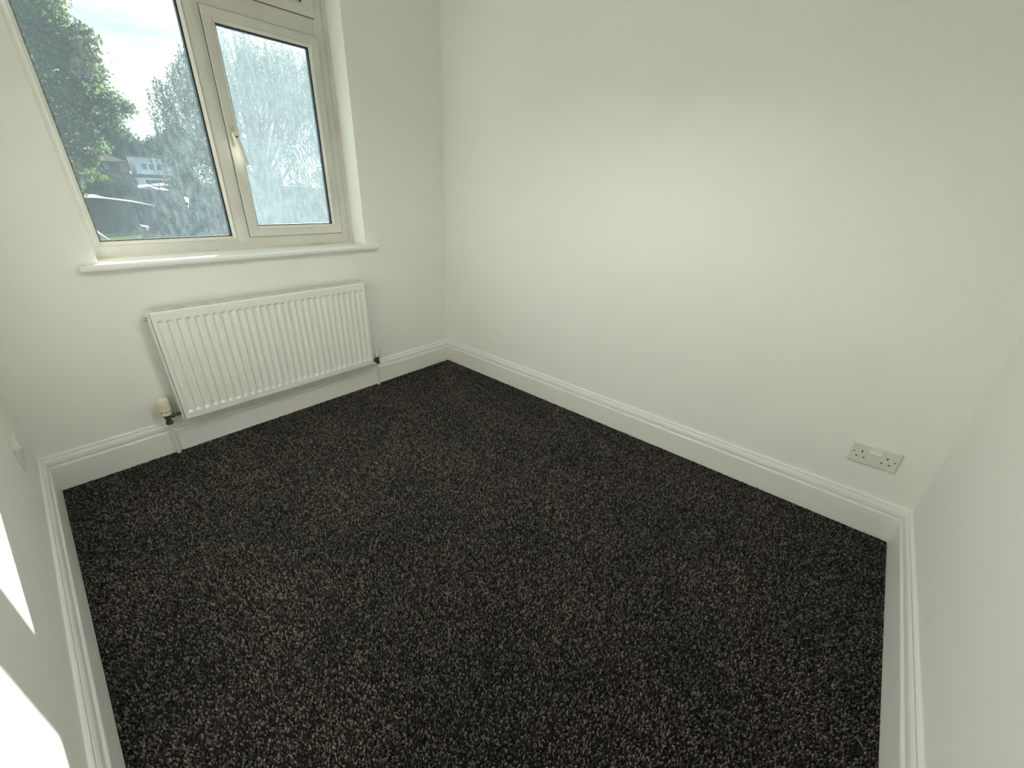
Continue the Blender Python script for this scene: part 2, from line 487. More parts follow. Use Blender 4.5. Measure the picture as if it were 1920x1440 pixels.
skirting('baseboard_right', (0, 0), (0, -D), (-1, 0), 1, 1, 'white moulded skirting board along the right wall below the socket')
skirting('baseboard_left', (-W, DY1 + 0.062), (-W, 0), (1, 0), 0, 1, 'white moulded skirting board along the left wall in the sun')
skirting('baseboard_back', (0, -D), (-W, -D), (0, 1), 1, 0, 'white moulded skirting board at the right edge of the carpet')
for i, (ay0, ay1, az0, az1) in enumerate(((DY1, DY1 + 0.06, 0, DZ + 0.06), (DY0 - 0.045, DY0, 0.17, DZ + 0.06), (DY0, DY1, DZ, DZ + 0.06))):
    tag(MB().box(-W, -W + 0.016, ay0, ay1, az0, az1).build('trim_%d' % (i + 1), 'gloss_white', None, 0.004),
        ('white door casing strip nearest the window', 'white door casing strip nearest the back wall', 'white door casing strip above the doorway')[i], 'trim', kind='structure')
# ------------------------------------------------------------------ window
win = empty('window_1', (0.5 * (XL + XR), 0.14, Z0W))
tag(win, 'white double-glazed window with a tall fixed pane and a dirty casement', 'window', kind='structure')
FY, FB = 0.140, 0.205
ML0, ML1 = -1.212, -1.146                       # mullion
TZ0, TZ1 = 1.808, 1.888                         # transom
GZ0 = 0.920                                     # top of bottom rail
fr = MB()
fr.ring(XL, XR, Z0W, Z1W, [(0, FY), (0.025, FY), (0.025, FB), (0, FB)])
frame = fr.build('outer_frame', 'upvc', win)
MB().box(XL + 0.0251, ML0, FY, FB, Z0W + 0.0251, GZ0).box(ML0, XR - 0.0251, FY, FB, Z0W + 0.0251, 0.936).build('bottom_rail', 'upvc', win, 0.0015)
MB().box(XR - 0.075, XR - 0.0251, FY - 0.0006, FB, 0.936, Z1W - 0.0251).build('side_rail', 'upvc', win, 0.0015)
MB().box(XL + 0.0251, XR - 0.0751, FY - 0.0003, FB, 2.055, Z1W - 0.0251).build('head_rail', 'upvc', win, 0.0015)
# mullion with chamfered nose and pointed foot
mp_ = [(ML0, FB), (ML0, FY + 0.004), (ML0 + 0.005, FY - 0.001), (ML0 + 0.030, FY - 0.004), (ML0 + 0.040, FY - 0.004), (ML1 - 0.012, FY - 0.0012), (ML1, FY - 0.0012), (ML1, FB)]
MB().prism(mp_, 0.900, 2.056, lambda u, w, s: (u, w, s)).build('mullion', 'upvc', win)
MB().box(ML1, XR - 0.075, FY - 0.0004, FB, TZ0, TZ1).build('transom', 'upvc', win, 0.0015)
# narrow stepped trim on the right frame (visible shadow step) and sealant line along the sill
MB().box(XR - 0.020, XR - 0.001, FY - 0.004, FY, Z0W + 0.028, Z1W - 0.03).build('frame_step', 'upvc', win, 0.001)
MB().prism([(0, 0), (0.006, 0), (0, 0.006)], XL, XR, lambda u, w, s: (s, FY - u, 0.872 + w)).build('sealant_bead', 'upvc_stained', win)
# fixed light: beads, gasket, double panes, spacer
FX0, FX1, FZ0, FZ1 = XL + 0.025, ML0, GZ0, 2.055
bead = [(0, FY + 0.034), (0, FY - 0.001), (0.003, FY - 0.002), (0.014, FY + 0.009), (0.014, FY + 0.034)]
MB().ring(FX0, FX1, FZ0, FZ1, bead).build('glazing_bead', 'upvc', win)
MB().prism([(0.003, -0.0028), (0.0142, 0.0086), (0.0142, 0.0096), (0.003, -0.0018)], FX0 + 0.014, FX1 - 0.014, lambda u, w, s: (s, FY + w, FZ0 + u)).build('stained_bead', 'upvc_stained', win)
def glazing(x0, x1, z0, z1, y, parent, outer_mat, gw=0.0055):
    """double glazing unit behind an opening x0..x1, z0..z1"""
    # rubber strips: proud on the right and the head, tucked under the bead elsewhere
    MB().box(x1 - gw, x1 + 0.004, y - 0.003, y + 0.002, z0, z1).build('gasket', 'black_rubber', parent)
    MB().box(x0, x1 - gw, y - 0.003, y + 0.002, z1 - 0.004, z1 + 0.004).build('gasket', 'black_rubber', parent)
    MB().box(x0 - 0.006, x0 - 0.0005, y - 0.003, y + 0.002, z0, z1).build('gasket', 'black_rubber', parent)
    MB().box(x0, x1 - gw, y - 0.003, y + 0.002, z0 - 0.006, z0 - 0.0005).build('gasket', 'black_rubber', parent)
    MB().ring(x0 - 0.008, x1 + 0.008, z0 - 0.008, z1 + 0.008, [(0, y + 0.005), (0.0135, y + 0.005), (0.0135, y + 0.019), (0, y + 0.019)]).build('spacer_bar', 'spacer_metal', parent)
    def sheet(yy, mat, nm):
        o = MB().add([(x0 - 0.008, yy, z0 - 0.008), (x1 + 0.008, yy, z0 - 0.008), (x1 + 0.008, yy, z1 + 0.008), (x0 - 0.008, yy, z1 + 0.008)], [(0, 1, 2, 3)])
        me = o.build(nm, mat, None, origin=(0.5 * (x0 + x1), yy, 0.5 * (z0 + z1)))
        pl = wloc(parent)
        me.location = me.location - pl; me.parent = parent
        return me
    a = sheet(y + 0.003, 'clear_glass', 'inner_pane')
    b_ = sheet(y + 0.021, outer_mat, 'outer_pane')
    return a, b_
gi, go = glazing(FX0 + 0.014, FX1 - 0.014, FZ0 + 0.014, FZ1 - 0.014, FY + 0.013, win, 'dirty_glass_fixed')
# opening casement
def sash(name, x0, x1, z0, z1, glass, handle=None):
    root = empty(name, (0.5 * (x0 + x1), FY, z0)); root.location = root.location - win.location; root.parent = win
    prof = [(0, FY - 0.001), (0, FY - 0.010), (0.002, FY - 0.012), (0.033, FY - 0.012), (0.0335, FY - 0.0108), (0.0348, FY - 0.0108), (0.0355, FY - 0.0118), (0.0375, FY - 0.011),
            (0.048, FY - 0.001), (0.048, FY + 0.032), (0.008, FY + 0.032), (0.008, FY - 0.001)]
    MB().ring(x0, x1, z0, z1, prof).build('sash_frame', 'upvc', root)
    MB().ring(x0 - 0.0018, x1 + 0.0018, z0 - 0.0018, z1 + 0.0018, [(0, FY - 0.0002), (0, FY - 0.0035), (0.004, FY - 0.0035), (0.004, FY - 0.0002)]).build('sash_seal', 'black_rubber', root)  # thin black ring painted in as the shadow gap round the sash
    glazing(x0 + 0.048, x1 - 0.048, z0 + 0.048, z1 - 0.048, FY + 0.004, root, glass)
    return root
cs = sash('casement', -1.154, -0.668, 0.929, 1.815, 'dirty_glass_casement')
tl_ = sash('top_light', -1.154, -0.668, 1.884, 2.068, 'dirty_glass_casement')
# stained lower bead of the casement
MB().prism([(-0.0118, 0.9664), (-0.0012, 0.9774), (-0.0004, 0.9774), (-0.0108, 0.9664)], -1.104, -0.718, lambda u, w, s: (s, FY + u, w)).build('stained_bead', 'upvc_stained', cs)
# casement handle (base plate, pivot, lever)
hx, hz, hy = -1.134, 1.36, FY - 0.012
MB().box(hx - 0.010, hx + 0.010, hy - 0.010, hy, hz - 0.045, hz + 0.040).build('handle_base', 'handle_wear', cs, 0.004)
MB().lathe([(0.0105, 0.0), (0.0105, 0.022), (0.008, 0.026)], (hx, hy - 0.034, hz), 'y', 16).build('handle_pivot', 'handle_wear', cs)
lever = [((hx - 0.002, hy - 0.026, hz + 0.012), 0.006, 0.010), ((hx, hy - 0.030, hz), 0.008, 0.0135), ((hx + 0.002, hy - 0.036, hz - 0.020), 0.007, 0.0125),
         ((hx + 0.006, hy - 0.044, hz - 0.045), 0.006, 0.0105), ((hx + 0.011, hy - 0.046, hz - 0.080), 0.006, 0.0115), ((hx + 0.016, hy - 0.045, hz - 0.110), 0.0055, 0.0125), ((hx + 0.017, hy - 0.044, hz - 0.117), 0.003, 0.009)]
MB().tube([q[0] for q in lever], [(q[1], q[2]) for q in lever], 14, flat=(0, -1, 0)).build('handle_lever', 'plastic_white', cs)
MB().lathe([(0.0042, 0.0), (0.0042, 0.002)], (hx + 0.0008, hy - 0.041, hz - 0.004), 'y', 12).build('handle_screw', 'socket_black', cs)
# window board with rounded nose and horns
ws = [(0.138, 0.848), (0.138, 0.8725), (-0.030, 0.8725), (-0.0355, 0.8695), (-0.038, 0.8640), (-0.038, 0.8560), (-0.0355, 0.8505), (-0.030, 0.848)]
sill = MB()
sill.prism(ws, XL + 0.001, XR - 0.001, lambda u, w, s: (s, u, w))
nose = [(0.0, 0.848), (0.0, 0.8725)] + ws[2:]
sill.prism(nose, -1.806, XL + 0.001, lambda u, w, s: (s, u, w)).prism(nose, XR - 0.001, -0.546, lambda u, w, s: (s, u, w))
sill.build('window_board', 'sill_paint', win)
# dropping stuck to the outside of the fixed pane
def px(u, v, Y):
    """point at depth Y on the line of sight of photo pixel (u, v)"""
    a = (u - 960 + 15.68) / 759.44; b_ = (v - 720 - 6.99) / 759.44
    d = Vector(cf) + Vector(cr) * a - Vector(cu) * b_
    s = (Y + 2.2274) / d.y
    return Vector((-1.9173, -2.2274, 1.1854)) + d * s
yo = FY + 0.013 + 0.0225
sc_ = px(350, 374, yo)
blob = []
for k in range(22):
    a = 2 * math.pi * k / 22
    r_ = 1.0 + 0.18 * math.sin(3 * a + 0.6) + 0.10 * math.sin(7 * a)
    blob.append((0.0085 * r_ * math.cos(a), 0.0115 * r_ * math.sin(a) - (0.010 if math.sin(a) < -0.75 else 0)))
sp_ = MB().prism(blob, yo, yo + 0.0012, lambda u, w, s: (sc_.x + u, s, sc_.z + w))
sp_.prism([(-0.003, -0.013), (0.003, -0.013), (0.001, -0.034), (-0.0015, -0.034)], yo, yo + 0.0009, lambda u, w, s: (sc_.x - 0.002 + u, s, sc_.z + w))
m = bpy.data.materials.new('smear_film'); m.use_nodes = True
t = m.node_tree; t.nodes.clear()
o = N(t, 'ShaderNodeOutputMaterial'); tr = N(t, 'ShaderNodeBsdfTransparent'); tl = N(t, 'ShaderNodeBsdfTranslucent'); mi = N(t, 'ShaderNodeMixShader')
tl.inputs[0].default_value = (0.80, 0.88, 0.90, 1); mi.inputs[0].default_value = 0.30
t.links.new(tr.outputs[0], mi.inputs[1]); t.links.new(tl.outputs[0], mi.inputs[2]); t.links.new(mi.outputs[0], o.inputs['Surface'])
MATS['smear_film'] = m
ys = FY + 0.004 + 0.0212
for line in ([(880, 205), (930, 208), (972, 262), (1000, 350), (1060, 480), (1090, 560)], [(930, 180), (985, 208), (1012, 265), (1042, 300)], [(990, 175), (1040, 208), (1062, 262)], [(908, 255), (960, 360), (1003, 455)], [(1085, 330), (1098, 420)]):
    q = [px(400 + a_ / 6.0, 240 + b2 / 6.0, ys) for a_, b2 in line]
    sv, sf = [], []
    for i, c in enumerate(q):
        d_ = (q[min(i + 1, len(q) - 1)] - q[max(i - 1, 0)]).normalized()
        nn = Vector((-d_.z, 0, d_.x)) * 0.0018
        for yy in (ys, ys + 0.0003):
            sv += [(c.x + nn.x, yy, c.z + nn.z), (c.x - nn.x, yy, c.z - nn.z)]
    for i in range(len(q) - 1):
        k = 4 * i
        sf += [(k, k + 1, k + 5, k + 4)]
    MB().add(sv, sf).build('finger_smear', 'smear_film', cs)
dro = sp_.build('bird_dropping', 'bird_lime', win)
tag(dro, 'white bird dropping on the glass')

# ------------------------------------------------------------------ radiator
RX0, RX1, RY0, RY1, RZ0, RZ1 = -1.672, -0.687, -0.098, -0.036, 0.183, 0.681
rad_o = empty('radiator', (0.5 * (RX0 + RX1), 0.5 * (RY0 + RY1), RZ0))
tag(rad_o, 'white ribbed panel radiator on the wall under the window', 'radiator')
NCH = 29
px0, px1 = RX0 + 0.0072, RX1 - 0.0072
pitch = (px1 - px0 - 0.018) / NCH
xs, dp = [px0, px0 + 0.002], [0.003, 0.0]
for k in range(NCH):
    c0 = px0 + 0.009 + k * pitch
    for o_, q in ((0.12, 0), (0.20, 0.3), (0.30, 0.9), (0.36, 1.0), (0.64, 1.0), (0.70, 0.9), (0.80, 0.3), (0.88, 0)):
        xs.append(c0 + o_ * pitch); dp.append(0.0080 * q)
xs += [px1 - 0.002, px1]; dp += [0.0, 0.003]
zs = [RZ0, RZ0 + 0.003, RZ0 + 0.028, RZ0 + 0.032, RZ0 + 0.040, RZ0 + 0.044, RZ1 - 0.046, RZ1 - 0.043, RZ1 - 0.037, RZ1 - 0.034, RZ1 - 0.004, RZ1 - 0.001]
zq = [0, 0, 0, 0.15, 0.85, 1, 1, 0.85, 0.15, 0, 0, 0]
pv, pf = [], []
for j, z in enumerate(zs):
    for i, x in enumerate(xs):
        edge = 0.003 if j in (0, len(zs) - 1) else (dp[i] if (i < 2 or i > len(xs) - 3) else 0)
        chan = dp[i] * zq[j] if 2 <= i <= len(xs) - 3 else 0
        pv.append((x, RY0 + max(edge, chan), z))
nx = len(xs)
for j in range(len(zs) - 1):
    for i in range(nx - 1):
        pf.append((j * nx + i, j * nx + i + 1, (j + 1) * nx + i + 1, (j + 1) * nx + i))
panel = MB().add(pv, pf)
nb = len(panel.v)
# back of the water panel
panel.add([(px0, RY0 + 0.020, RZ0), (px1, RY0 + 0.020, RZ0), (px1, RY0 + 0.020, RZ1 - 0.004), (px0, RY0 + 0.020, RZ1 - 0.004),
           (px0, RY0 + 0.003, RZ0), (px1, RY0 + 0.003, RZ0), (px1, RY0 + 0.003, RZ1 - 0.001), (px0, RY0 + 0.003, RZ1 - 0.001)],
          [(0, 3, 2, 1), (0, 1, 5, 4), (3, 7, 6, 2), (0, 4, 7, 3), (1, 2, 6, 5)])
panel.build('front_panel', 'radiator_paint', rad_o)
for s_, x0, x1 in ((0, RX0, RX0 + 0.0045), (1, RX1 - 0.0045, RX1)):
    MB().box(x0, x1, RY0 + 0.004, RY1, RZ0 - 0.008, RZ1 + 0.001).build('side_cover', 'radiator_paint', rad_o, 0.0012)
MB().box(RX0 + 0.0045, RX1 - 0.0045, RY0 + 0.008, RY1, RZ0 - 0.008, RZ0 - 0.0035).build('bottom_channel', 'radiator_paint', rad_o, 0.001)
# top grille with open slots
gr = MB()
gz0, gz1 = RZ1 - 0.003, RZ1
gr.box(RX0 + 0.0045, RX1 - 0.0045, RY0 + 0.006, RY0 + 0.022, gz0, gz1)
gr.box(RX0 + 0.0045, RX1 - 0.0045, RY1 - 0.010, RY1, gz0, gz1)
NSL = 84
gp = (RX1 - RX0 - 0.04) / NSL
gr.box(RX0 + 0.0045, RX0 + 0.024, RY0 + 0.022, RY1 - 0.010, gz0, gz1).box(RX1 - 0.018, RX1 - 0.0045, RY0 + 0.022, RY1 - 0.010, gz0, gz1)
for k in range(1, NSL):
    xx = RX0 + 0.02 + k * gp
    gr.box(xx, xx + gp * 0.38, RY0 + 0.022, RY1 - 0.010, gz0, gz1)
gr.build('top_grille', 'radiator_paint', rad_o)
# corrugated convector fin behind the panel, coloured dark as the shadow under the grille slots
cv, cf_ = [], []
NF = 60
for k in range(NF + 1):
    xx = RX0 + 0.02 + k * (RX1 - RX0 - 0.04) / NF
    yy = RY0 + 0.022 if k % 2 else RY1 - 0.014
    cv += [(xx, yy, RZ0 + 0.03), (xx, yy, RZ1 - 0.010)]
for k in range(NF): cf_.append((2 * k, 2 * k + 2, 2 * k + 3, 2 * k + 1))
MB().add(cv, cf_).build('convector_fin', 'tarnished_metal', rad_o)
MB().box(RX0 + 0.03, RX1 - 0.03, RY1 - 0.004, RY1 - 0.002, RZ0 + 0.02, RZ1 - 0.02).build('back_sheet', 'tarnished_metal', rad_o)  # coloured dark as shadow inside the casing, not tarnish
for xx in (RX0 + 0.14, RX1 - 0.14):
    MB().box(xx, xx + 0.03, RY1 - 0.002, -0.0015, RZ0 + 0.06, RZ1 - 0.06).build('wall_bracket', 'radiator_paint', rad_o)
bp_ = MB().lathe([(0.006, 0), (0.006, 0.004), (0.0095, 0.004), (0.0095, 0.013), (0.006, 0.015)], (RX0 - 0.015, RY0 + 0.040, 0.652), 'x', 6, False)
tag(bp_.build('bleed_plug', 'handle_wear', rad_o), 'small tarnished bleed plug')

# valves and pipes
VY = -0.062
TZ = 0.018
tv = empty('thermostatic_valve', (-1.722, -0.034, 0))
tag(tv, 'cream thermostatic valve with a white pipe left of the radiator', 'radiator valve')
vx = -1.722
MB().tube([(-1.724, -0.0315, -0.003), (-1.723, -0.042, 0.10), (vx, VY + 0.004, 0.178)], 0.0078, 14).build('pipe', 'gloss_white', tv)
bd = MB().lathe([(0.0085, 0.152), (0.013, 0.154), (0.013, 0.168), (0.010, 0.170), (0.010, 0.186), (0.0135, 0.188), (0.0135, 0.200), (0.012, 0.202)], (vx, VY, TZ), 'z', 12, False)
body = bd.build('valve_body', 'tarnished_metal', tv)
MB().lathe([(0.0075, 0.0), (0.0075, 0.012), (0.0115, 0.012), (0.0115, 0.024), (0.008, 0.024), (0.008, 0.050)], (vx, VY, 0.190 + TZ), 'x', 8, False).build('valve_tail', 'tarnished_metal', tv)
hd = MB().lathe([(0.0165, 0.200), (0.0200, 0.204), (0.0200, 0.216), (0.0185, 0.218), (0.0215, 0.221), (0.0228, 0.240), (0.0232, 0.268), (0.0220, 0.277), (0.0165, 0.281), (0.0150, 0.277)], (vx, VY, TZ), 'z', 28)
head = hd.build('valve_head', 'plastic_cream', tv)
for k in range(12):
    a = 2 * math.pi * k / 12 + 0.2
    c = Vector((vx + 0.0228 * math.cos(a), VY + 0.0228 * math.sin(a), 0))
    r_ = Vector((math.cos(a), math.sin(a), 0)); tdir = Vector((-math.sin(a), math.cos(a), 0))
    q = []
    for zz, rr in ((0.224, 0.0209), (0.262, 0.0232)):
        for ty in (-0.0016, 0.0016):
            for ro in (-0.001, 0.0014):
                q.append(Vector((vx, VY, zz + TZ)) + r_ * (rr + ro) + tdir * ty)
    MB().add(q, [(0, 1, 3, 2), (4, 6, 7, 5), (0, 4, 5, 1), (2, 3, 7, 6), (0, 2, 6, 4), (1, 5, 7, 3)]).build('grip_rib', 'plastic_cream', head)
for k in range(7):
    a = 2 * math.pi * k / 7 + 0.15
    r_ = Vector((math.cos(a), math.sin(a), 0)); tdir = Vector((-math.sin(a), math.cos(a), 0))
    q = []
    for zz in (0.2155, 0.2205):
        for ty in (-0.0045, 0.0045):
            for ro in (-0.002, 0.0004):
                q.append(Vector((vx, VY, zz + TZ)) + r_ * (0.0192 + ro) + tdir * ty)
    MB().add(q, [(0, 1, 3, 2), (4, 6, 7, 5), (0, 4, 5, 1), (2, 3, 7, 6), (0, 2, 6, 4), (1, 5, 7, 3)]).build('vent_slot', 'socket_black', head)
lv = empty('lockshield_valve', (-0.634, -0.034, 0))
tag(lv, 'small lockshield valve with a white pipe right of the radiator', 'radiator valve')
lx = -0.641
MB().tube([(-0.634, -0.0315, -0.003), (-0.640, -0.042, 0.09), (lx, VY + 0.004, 0.168)], 0.0078, 14).build('pipe', 'gloss_white', lv)
MB().lathe([(0.0085, 0.160), (0.0125, 0.162), (0.0125, 0.175), (0.0095, 0.177), (0.0095, 0.192), (0.0115, 0.194), (0.0115, 0.205), (0.009, 0.207)], (lx, VY, 0), 'z', 12, False).build('valve_body', 'tarnished_metal', lv)
MB().lathe([(0.0075, -0.045), (0.0075, -0.024), (0.0115, -0.024), (0.0115, -0.012), (0.0075, -0.012), (0.0075, 0)], (lx, VY, 0.187), 'x', 8, False).build('valve_tail', 'tarnished_metal', lv)
MB().lathe([(0.0100, 0.206), (0.0112, 0.208), (0.0112, 0.242), (0.0098, 0.249), (0.0060, 0.250)], (lx, VY, 0), 'z', 16).build('valve_cap', 'plastic_white', lv)

# ------------------------------------------------------------------ added fill lamp, unseen above the view, to brighten back and left walls
PL = (-1.22, -1.52)
pen = empty('pendant_lamp', (PL[0], PL[1], H))
tag(pen, 'pale fabric-shaded pendant lamp hanging lit above the middle of the room', 'lamp')
MB().lathe([(0.048, -0.022), (0.050, -0.012), (0.050, 0.0)], (PL[0], PL[1], H), 'z', 24).build('ceiling_rose', 'plastic_white', pen)
MB().tube([(PL[0], PL[1], H - 0.02), (PL[0], PL[1], 1.955)], 0.0035, 8).build('flex', 'plastic_white', pen)
MB().lathe([(0.018, 1.880), (0.020, 1.890), (0.020, 1.940), (0.010, 1.958)], (PL[0], PL[1], 0), 'z', 16).build('lamp_holder', 'plastic_white', pen)
MB().lathe([(0.006, 1.765), (0.030, 1.773), (0.046, 1.795), (0.050, 1.820), (0.044, 1.848), (0.026, 1.870), (0.016, 1.883)], (PL[0], PL[1], 0), 'z', 24).build('bulb', 'lamp_bulb', pen)
sh_v, sh_f = [], []
for r_, z_ in ((0.190, 1.742), (0.085, 1.940), (0.082, 1.940), (0.187, 1.742)):
    sh_v += [(PL[0] + r_ * math.cos(2 * math.pi * k / 40), PL[1] + r_ * math.sin(2 * math.pi * k / 40), z_) for k in range(40)]
for i in (0,):
    for k in range(40):
        sh_f.append((k, (k + 1) % 40, 40 + (k + 1) % 40, 40 + k))
MB().add(sh_v[:80], sh_f, True).build('shade', 'shade_fabric', pen)
for k in range(3):
    a = 2 * math.pi * k / 3
    MB().tube([(PL[0] + 0.018 * math.cos(a), PL[1] + 0.018 * math.sin(a), 1.900), (PL[0] + 0.087 * math.cos(a), PL[1] + 0.087 * math.sin(a), 1.936)], 0.0015, 6).build('shade_spoke', 'brass', pen)

# ------------------------------------------------------------------ sockets
def double_socket(origin, axis_u, nrm, label):
    """origin = lower left corner of the plate on the wall, axis_u = rightwards along the wall, nrm = out of the wall"""
    O = Vector(origin); U = Vector(axis_u); Nn = Vector(nrm); Z = Vector((0, 0, 1))
    root = empty('double_socket', O + U * 0.073)
    tag(root, label, 'socket')
    def bx(u0, u1, v0, v1, d0, d1, name, mat, bev=0.0, taper=0.0, seg=2):
        q = []
        for d, tp in ((d0, 0.0), (d1, taper)):
            for v in (v0 + tp, v1 - tp):
                for u in (u0 + tp, u1 - tp):
                    q.append(O + U * u + Z * v + Nn * d)
        return MB().add(q, [(0, 2, 3, 1), (4, 5, 7, 6), (0, 1, 5, 4), (2, 6, 7, 3), (0, 4, 6, 2), (1, 3, 7, 5)]).build(name, mat, root, bev, seg)
    bx(0, 0.146, 0, 0.086, 0, 0.009, 'face_plate', 'plastic_ivory', 0.0025, 0.003, 3)
    for u in (0.0545, 0.0715):
        q = [O + U * (u + du) + Z * (0.055 + dv) + Nn * dd for du in (0, 0.016) for dv, dd in ((0, 0.0085), (0.019, 0.0085), (0.019, 0.0112), (0.0095, 0.0100), (0, 0.0128))]
        MB().add(q, [(0, 1, 2, 3, 4), (9, 8, 7, 6, 5), (0, 5, 6, 1), (1, 6, 7, 2), (2, 7, 8, 3), (3, 8, 9, 4), (4, 9, 5, 0)]).build('rocker_switch', 'switch_white', root)
    for c in (0.034, 0.109):
        bx(c - 0.0021, c + 0.0021, 0.0480, 0.0560, 0.0085, 0.00915, 'earth_hole', 'socket_black')  # thin black plates stand in for the shadowed socket recesses
        for du in (-0.0111, 0.0111):
            bx(c + du - 0.0034, c + du + 0.0034, 0.0272, 0.0312, 0.0085, 0.00915, 'pin_hole', 'socket_black')
    for u in (0.0115, 0.1315):
        bx(u - 0.0026, u + 0.0026, 0.0424, 0.0476, 0.0085, 0.0094, 'screw_head', 'tarnished_metal', 0.0008)
    return root
double_socket((0, -2.3862, 0.2802), (0, -1, 0), (-1, 0, 0), 'ivory double socket on the right wall above the skirting')
double_socket((-W, -0.376, 0.302), (0, 1, 0), (1, 0, 0), 'ivory double socket at the left edge beside the window corner')

# ------------------------------------------------------------------ outside
GZ = -2.7
ground = tag(MB().box(-120, 160, 0.4, 420, GZ - 0.3, GZ).build('ground', 'soil'), 'dark shaded garden ground beyond the window', 'ground', kind='structure')
tag(MB().prism([(0.9, 34.6), (3.6, 35.4), (4.2, 40.2), (1.6, 38.6)], GZ, GZ + 0.06, lambda u, w, s: (u, w, s)).build('lawn', 'lawn'), 'small strip of sunlit grass at the bottom of the fixed pane', 'lawn', kind='stuff')

def leaf_cloud(name, blobs, count, size, mat, parent, aspect=1.0, shell=0.55, tone_bias=0.0, hang=0.0, seed=1):
    """loose leaves around ellipsoid clumps (cx, cy, cz, rx, ry, rz)"""
    g = np.random.default_rng(seed)
    B = np.array(blobs, float)
    wgt = B[:, 3] * B[:, 4] + B[:, 4] * B[:, 5] + B[:, 3] * B[:, 5]
    bi = g.choice(len(B), count, p=wgt / wgt.sum())
    d = g.normal(size=(count, 3)); d /= np.linalg.norm(d, axis=1)[:, None]
    rr = shell + (1 - shell) * g.uniform(0, 1, count) ** 0.7
    rr *= 1 + 0.16 * g.normal(size=count)
    C = B[bi, :3] + d * rr[:, None] * B[bi, 3:6]
    a = g.normal(size=(count, 3)); a[:, 2] -= hang; a /= np.linalg.norm(a, axis=1)[:, None]
    b_ = np.cross(a, g.normal(size=(count, 3))); b_ /= np.linalg.norm(b_, axis=1)[:, None]
    s = size * g.uniform(0.6, 1.3, count)
    n3 = np.cross(a, b_)
    V = np.stack([C - a * s[:, None] * aspect, C + b_ * s[:, None] * 0.5 + n3 * s[:, None] * 0.12, C + a * s[:, None] * aspect, C - b_ * s[:, None] * 0.5 + n3 * s[:, None] * 0.12], 1)
    pl = wloc(parent)
    V = V - np.array(pl)[None, None]
    tone = np.clip(g.beta(1.6, 2.2, count) + tone_bias + 0.25 * (g.uniform(size=len(B))[bi] - 0.5), 0, 1)
    o = tri_object(name, V, np.array([(0, 1, 2, 3)], np.int32), tone, mat, parent)
    return tag(o, kind='stuff')

def trunk(parent, base, top, r0, r1, limbs, mat='bark'):
    MB().tube([base, (0.6 * base[0] + 0.4 * top[0] + 0.1, 0.6 * base[1] + 0.4 * top[1], 0.6 * base[2] + 0.4 * top[2]), top], [(r0, r0), (0.75 * r0 + 0.25 * r1,) * 2, (r1, r1)], 10).build('trunk', mat, parent)
    for a, b_, r_ in limbs:
        MB().tube([a, ((a[0] + b_[0]) / 2, (a[1] + b_[1]) / 2, (a[2] + b_[2]) / 2 + 0.15), b_], [(r_, r_), (r_ * .7, r_ * .7), (r_ * .3, r_ * .3)], 7).build('limb', mat, parent)

# broadleaf tree on the left
TY = 18.0
t1 = empty('broadleaf_tree', (-2.4, TY, GZ))
tag(t1, 'tall leafy green tree filling the left of the fixed pane', 'tree')
edge_px = [(60, -20, .7), (62, 15, .7), (82, 28, .38), (150, 72, .50), (100, 85, .8), (60, 70, .8), (150, 115, .5), (180, 130, .35), (110, 140, .8), (165, 160, .55), (215, 195, .42), (238, 203, .22),
           (190, 205, .6), (140, 200, .8), (205, 238, .38), (233, 250, .24), (155, 250, .6), (185, 268, .32), (140, 300, .5), (165, 300, .30), (155, 330, .32), (120, 250, .8), (80, 180, .9), (120, 340, .5), (208, 255, .26), (176, 290, .2)]
blobs = []
for k, (u, v, r_) in enumerate(edge_px):
    q = px(u, v, TY + random.uniform(-1.2, 1.2))
    blobs.append((q.x, q.y, q.z, r_, r_ * 1.3, r_ * 0.85))
for k in range(26):
    a = random.uniform(0, 2 * math.pi); rr = random.uniform(0.4, 2.6)
    blobs.append((-2.4 + rr * math.cos(a), TY + 0.2 + rr * math.sin(a), random.uniform(0.6, 6.8), 0.9, 0.9, 0.75))
leaf_cloud('foliage', blobs, 52000, 0.085, 'leaf_broad', t1, 0.75, 0.35, 0.0, 0.3, 3)
trunk(t1, (-2.4, TY, GZ), (-2.1, TY, 4.6), 0.26, 0.10, [((-2.3, TY, 0.5), (-0.2, TY - 0.3, 2.6), 0.09), ((-2.2, TY, 2.0), (0.4, TY + 0.4, 4.4), 0.08), ((-2.2, TY, 1.2), (1.0, TY, 3.0), 0.08), ((-2.2, TY, 2.4), (-3.8, TY + 0.3, 5.0), 0.08)])

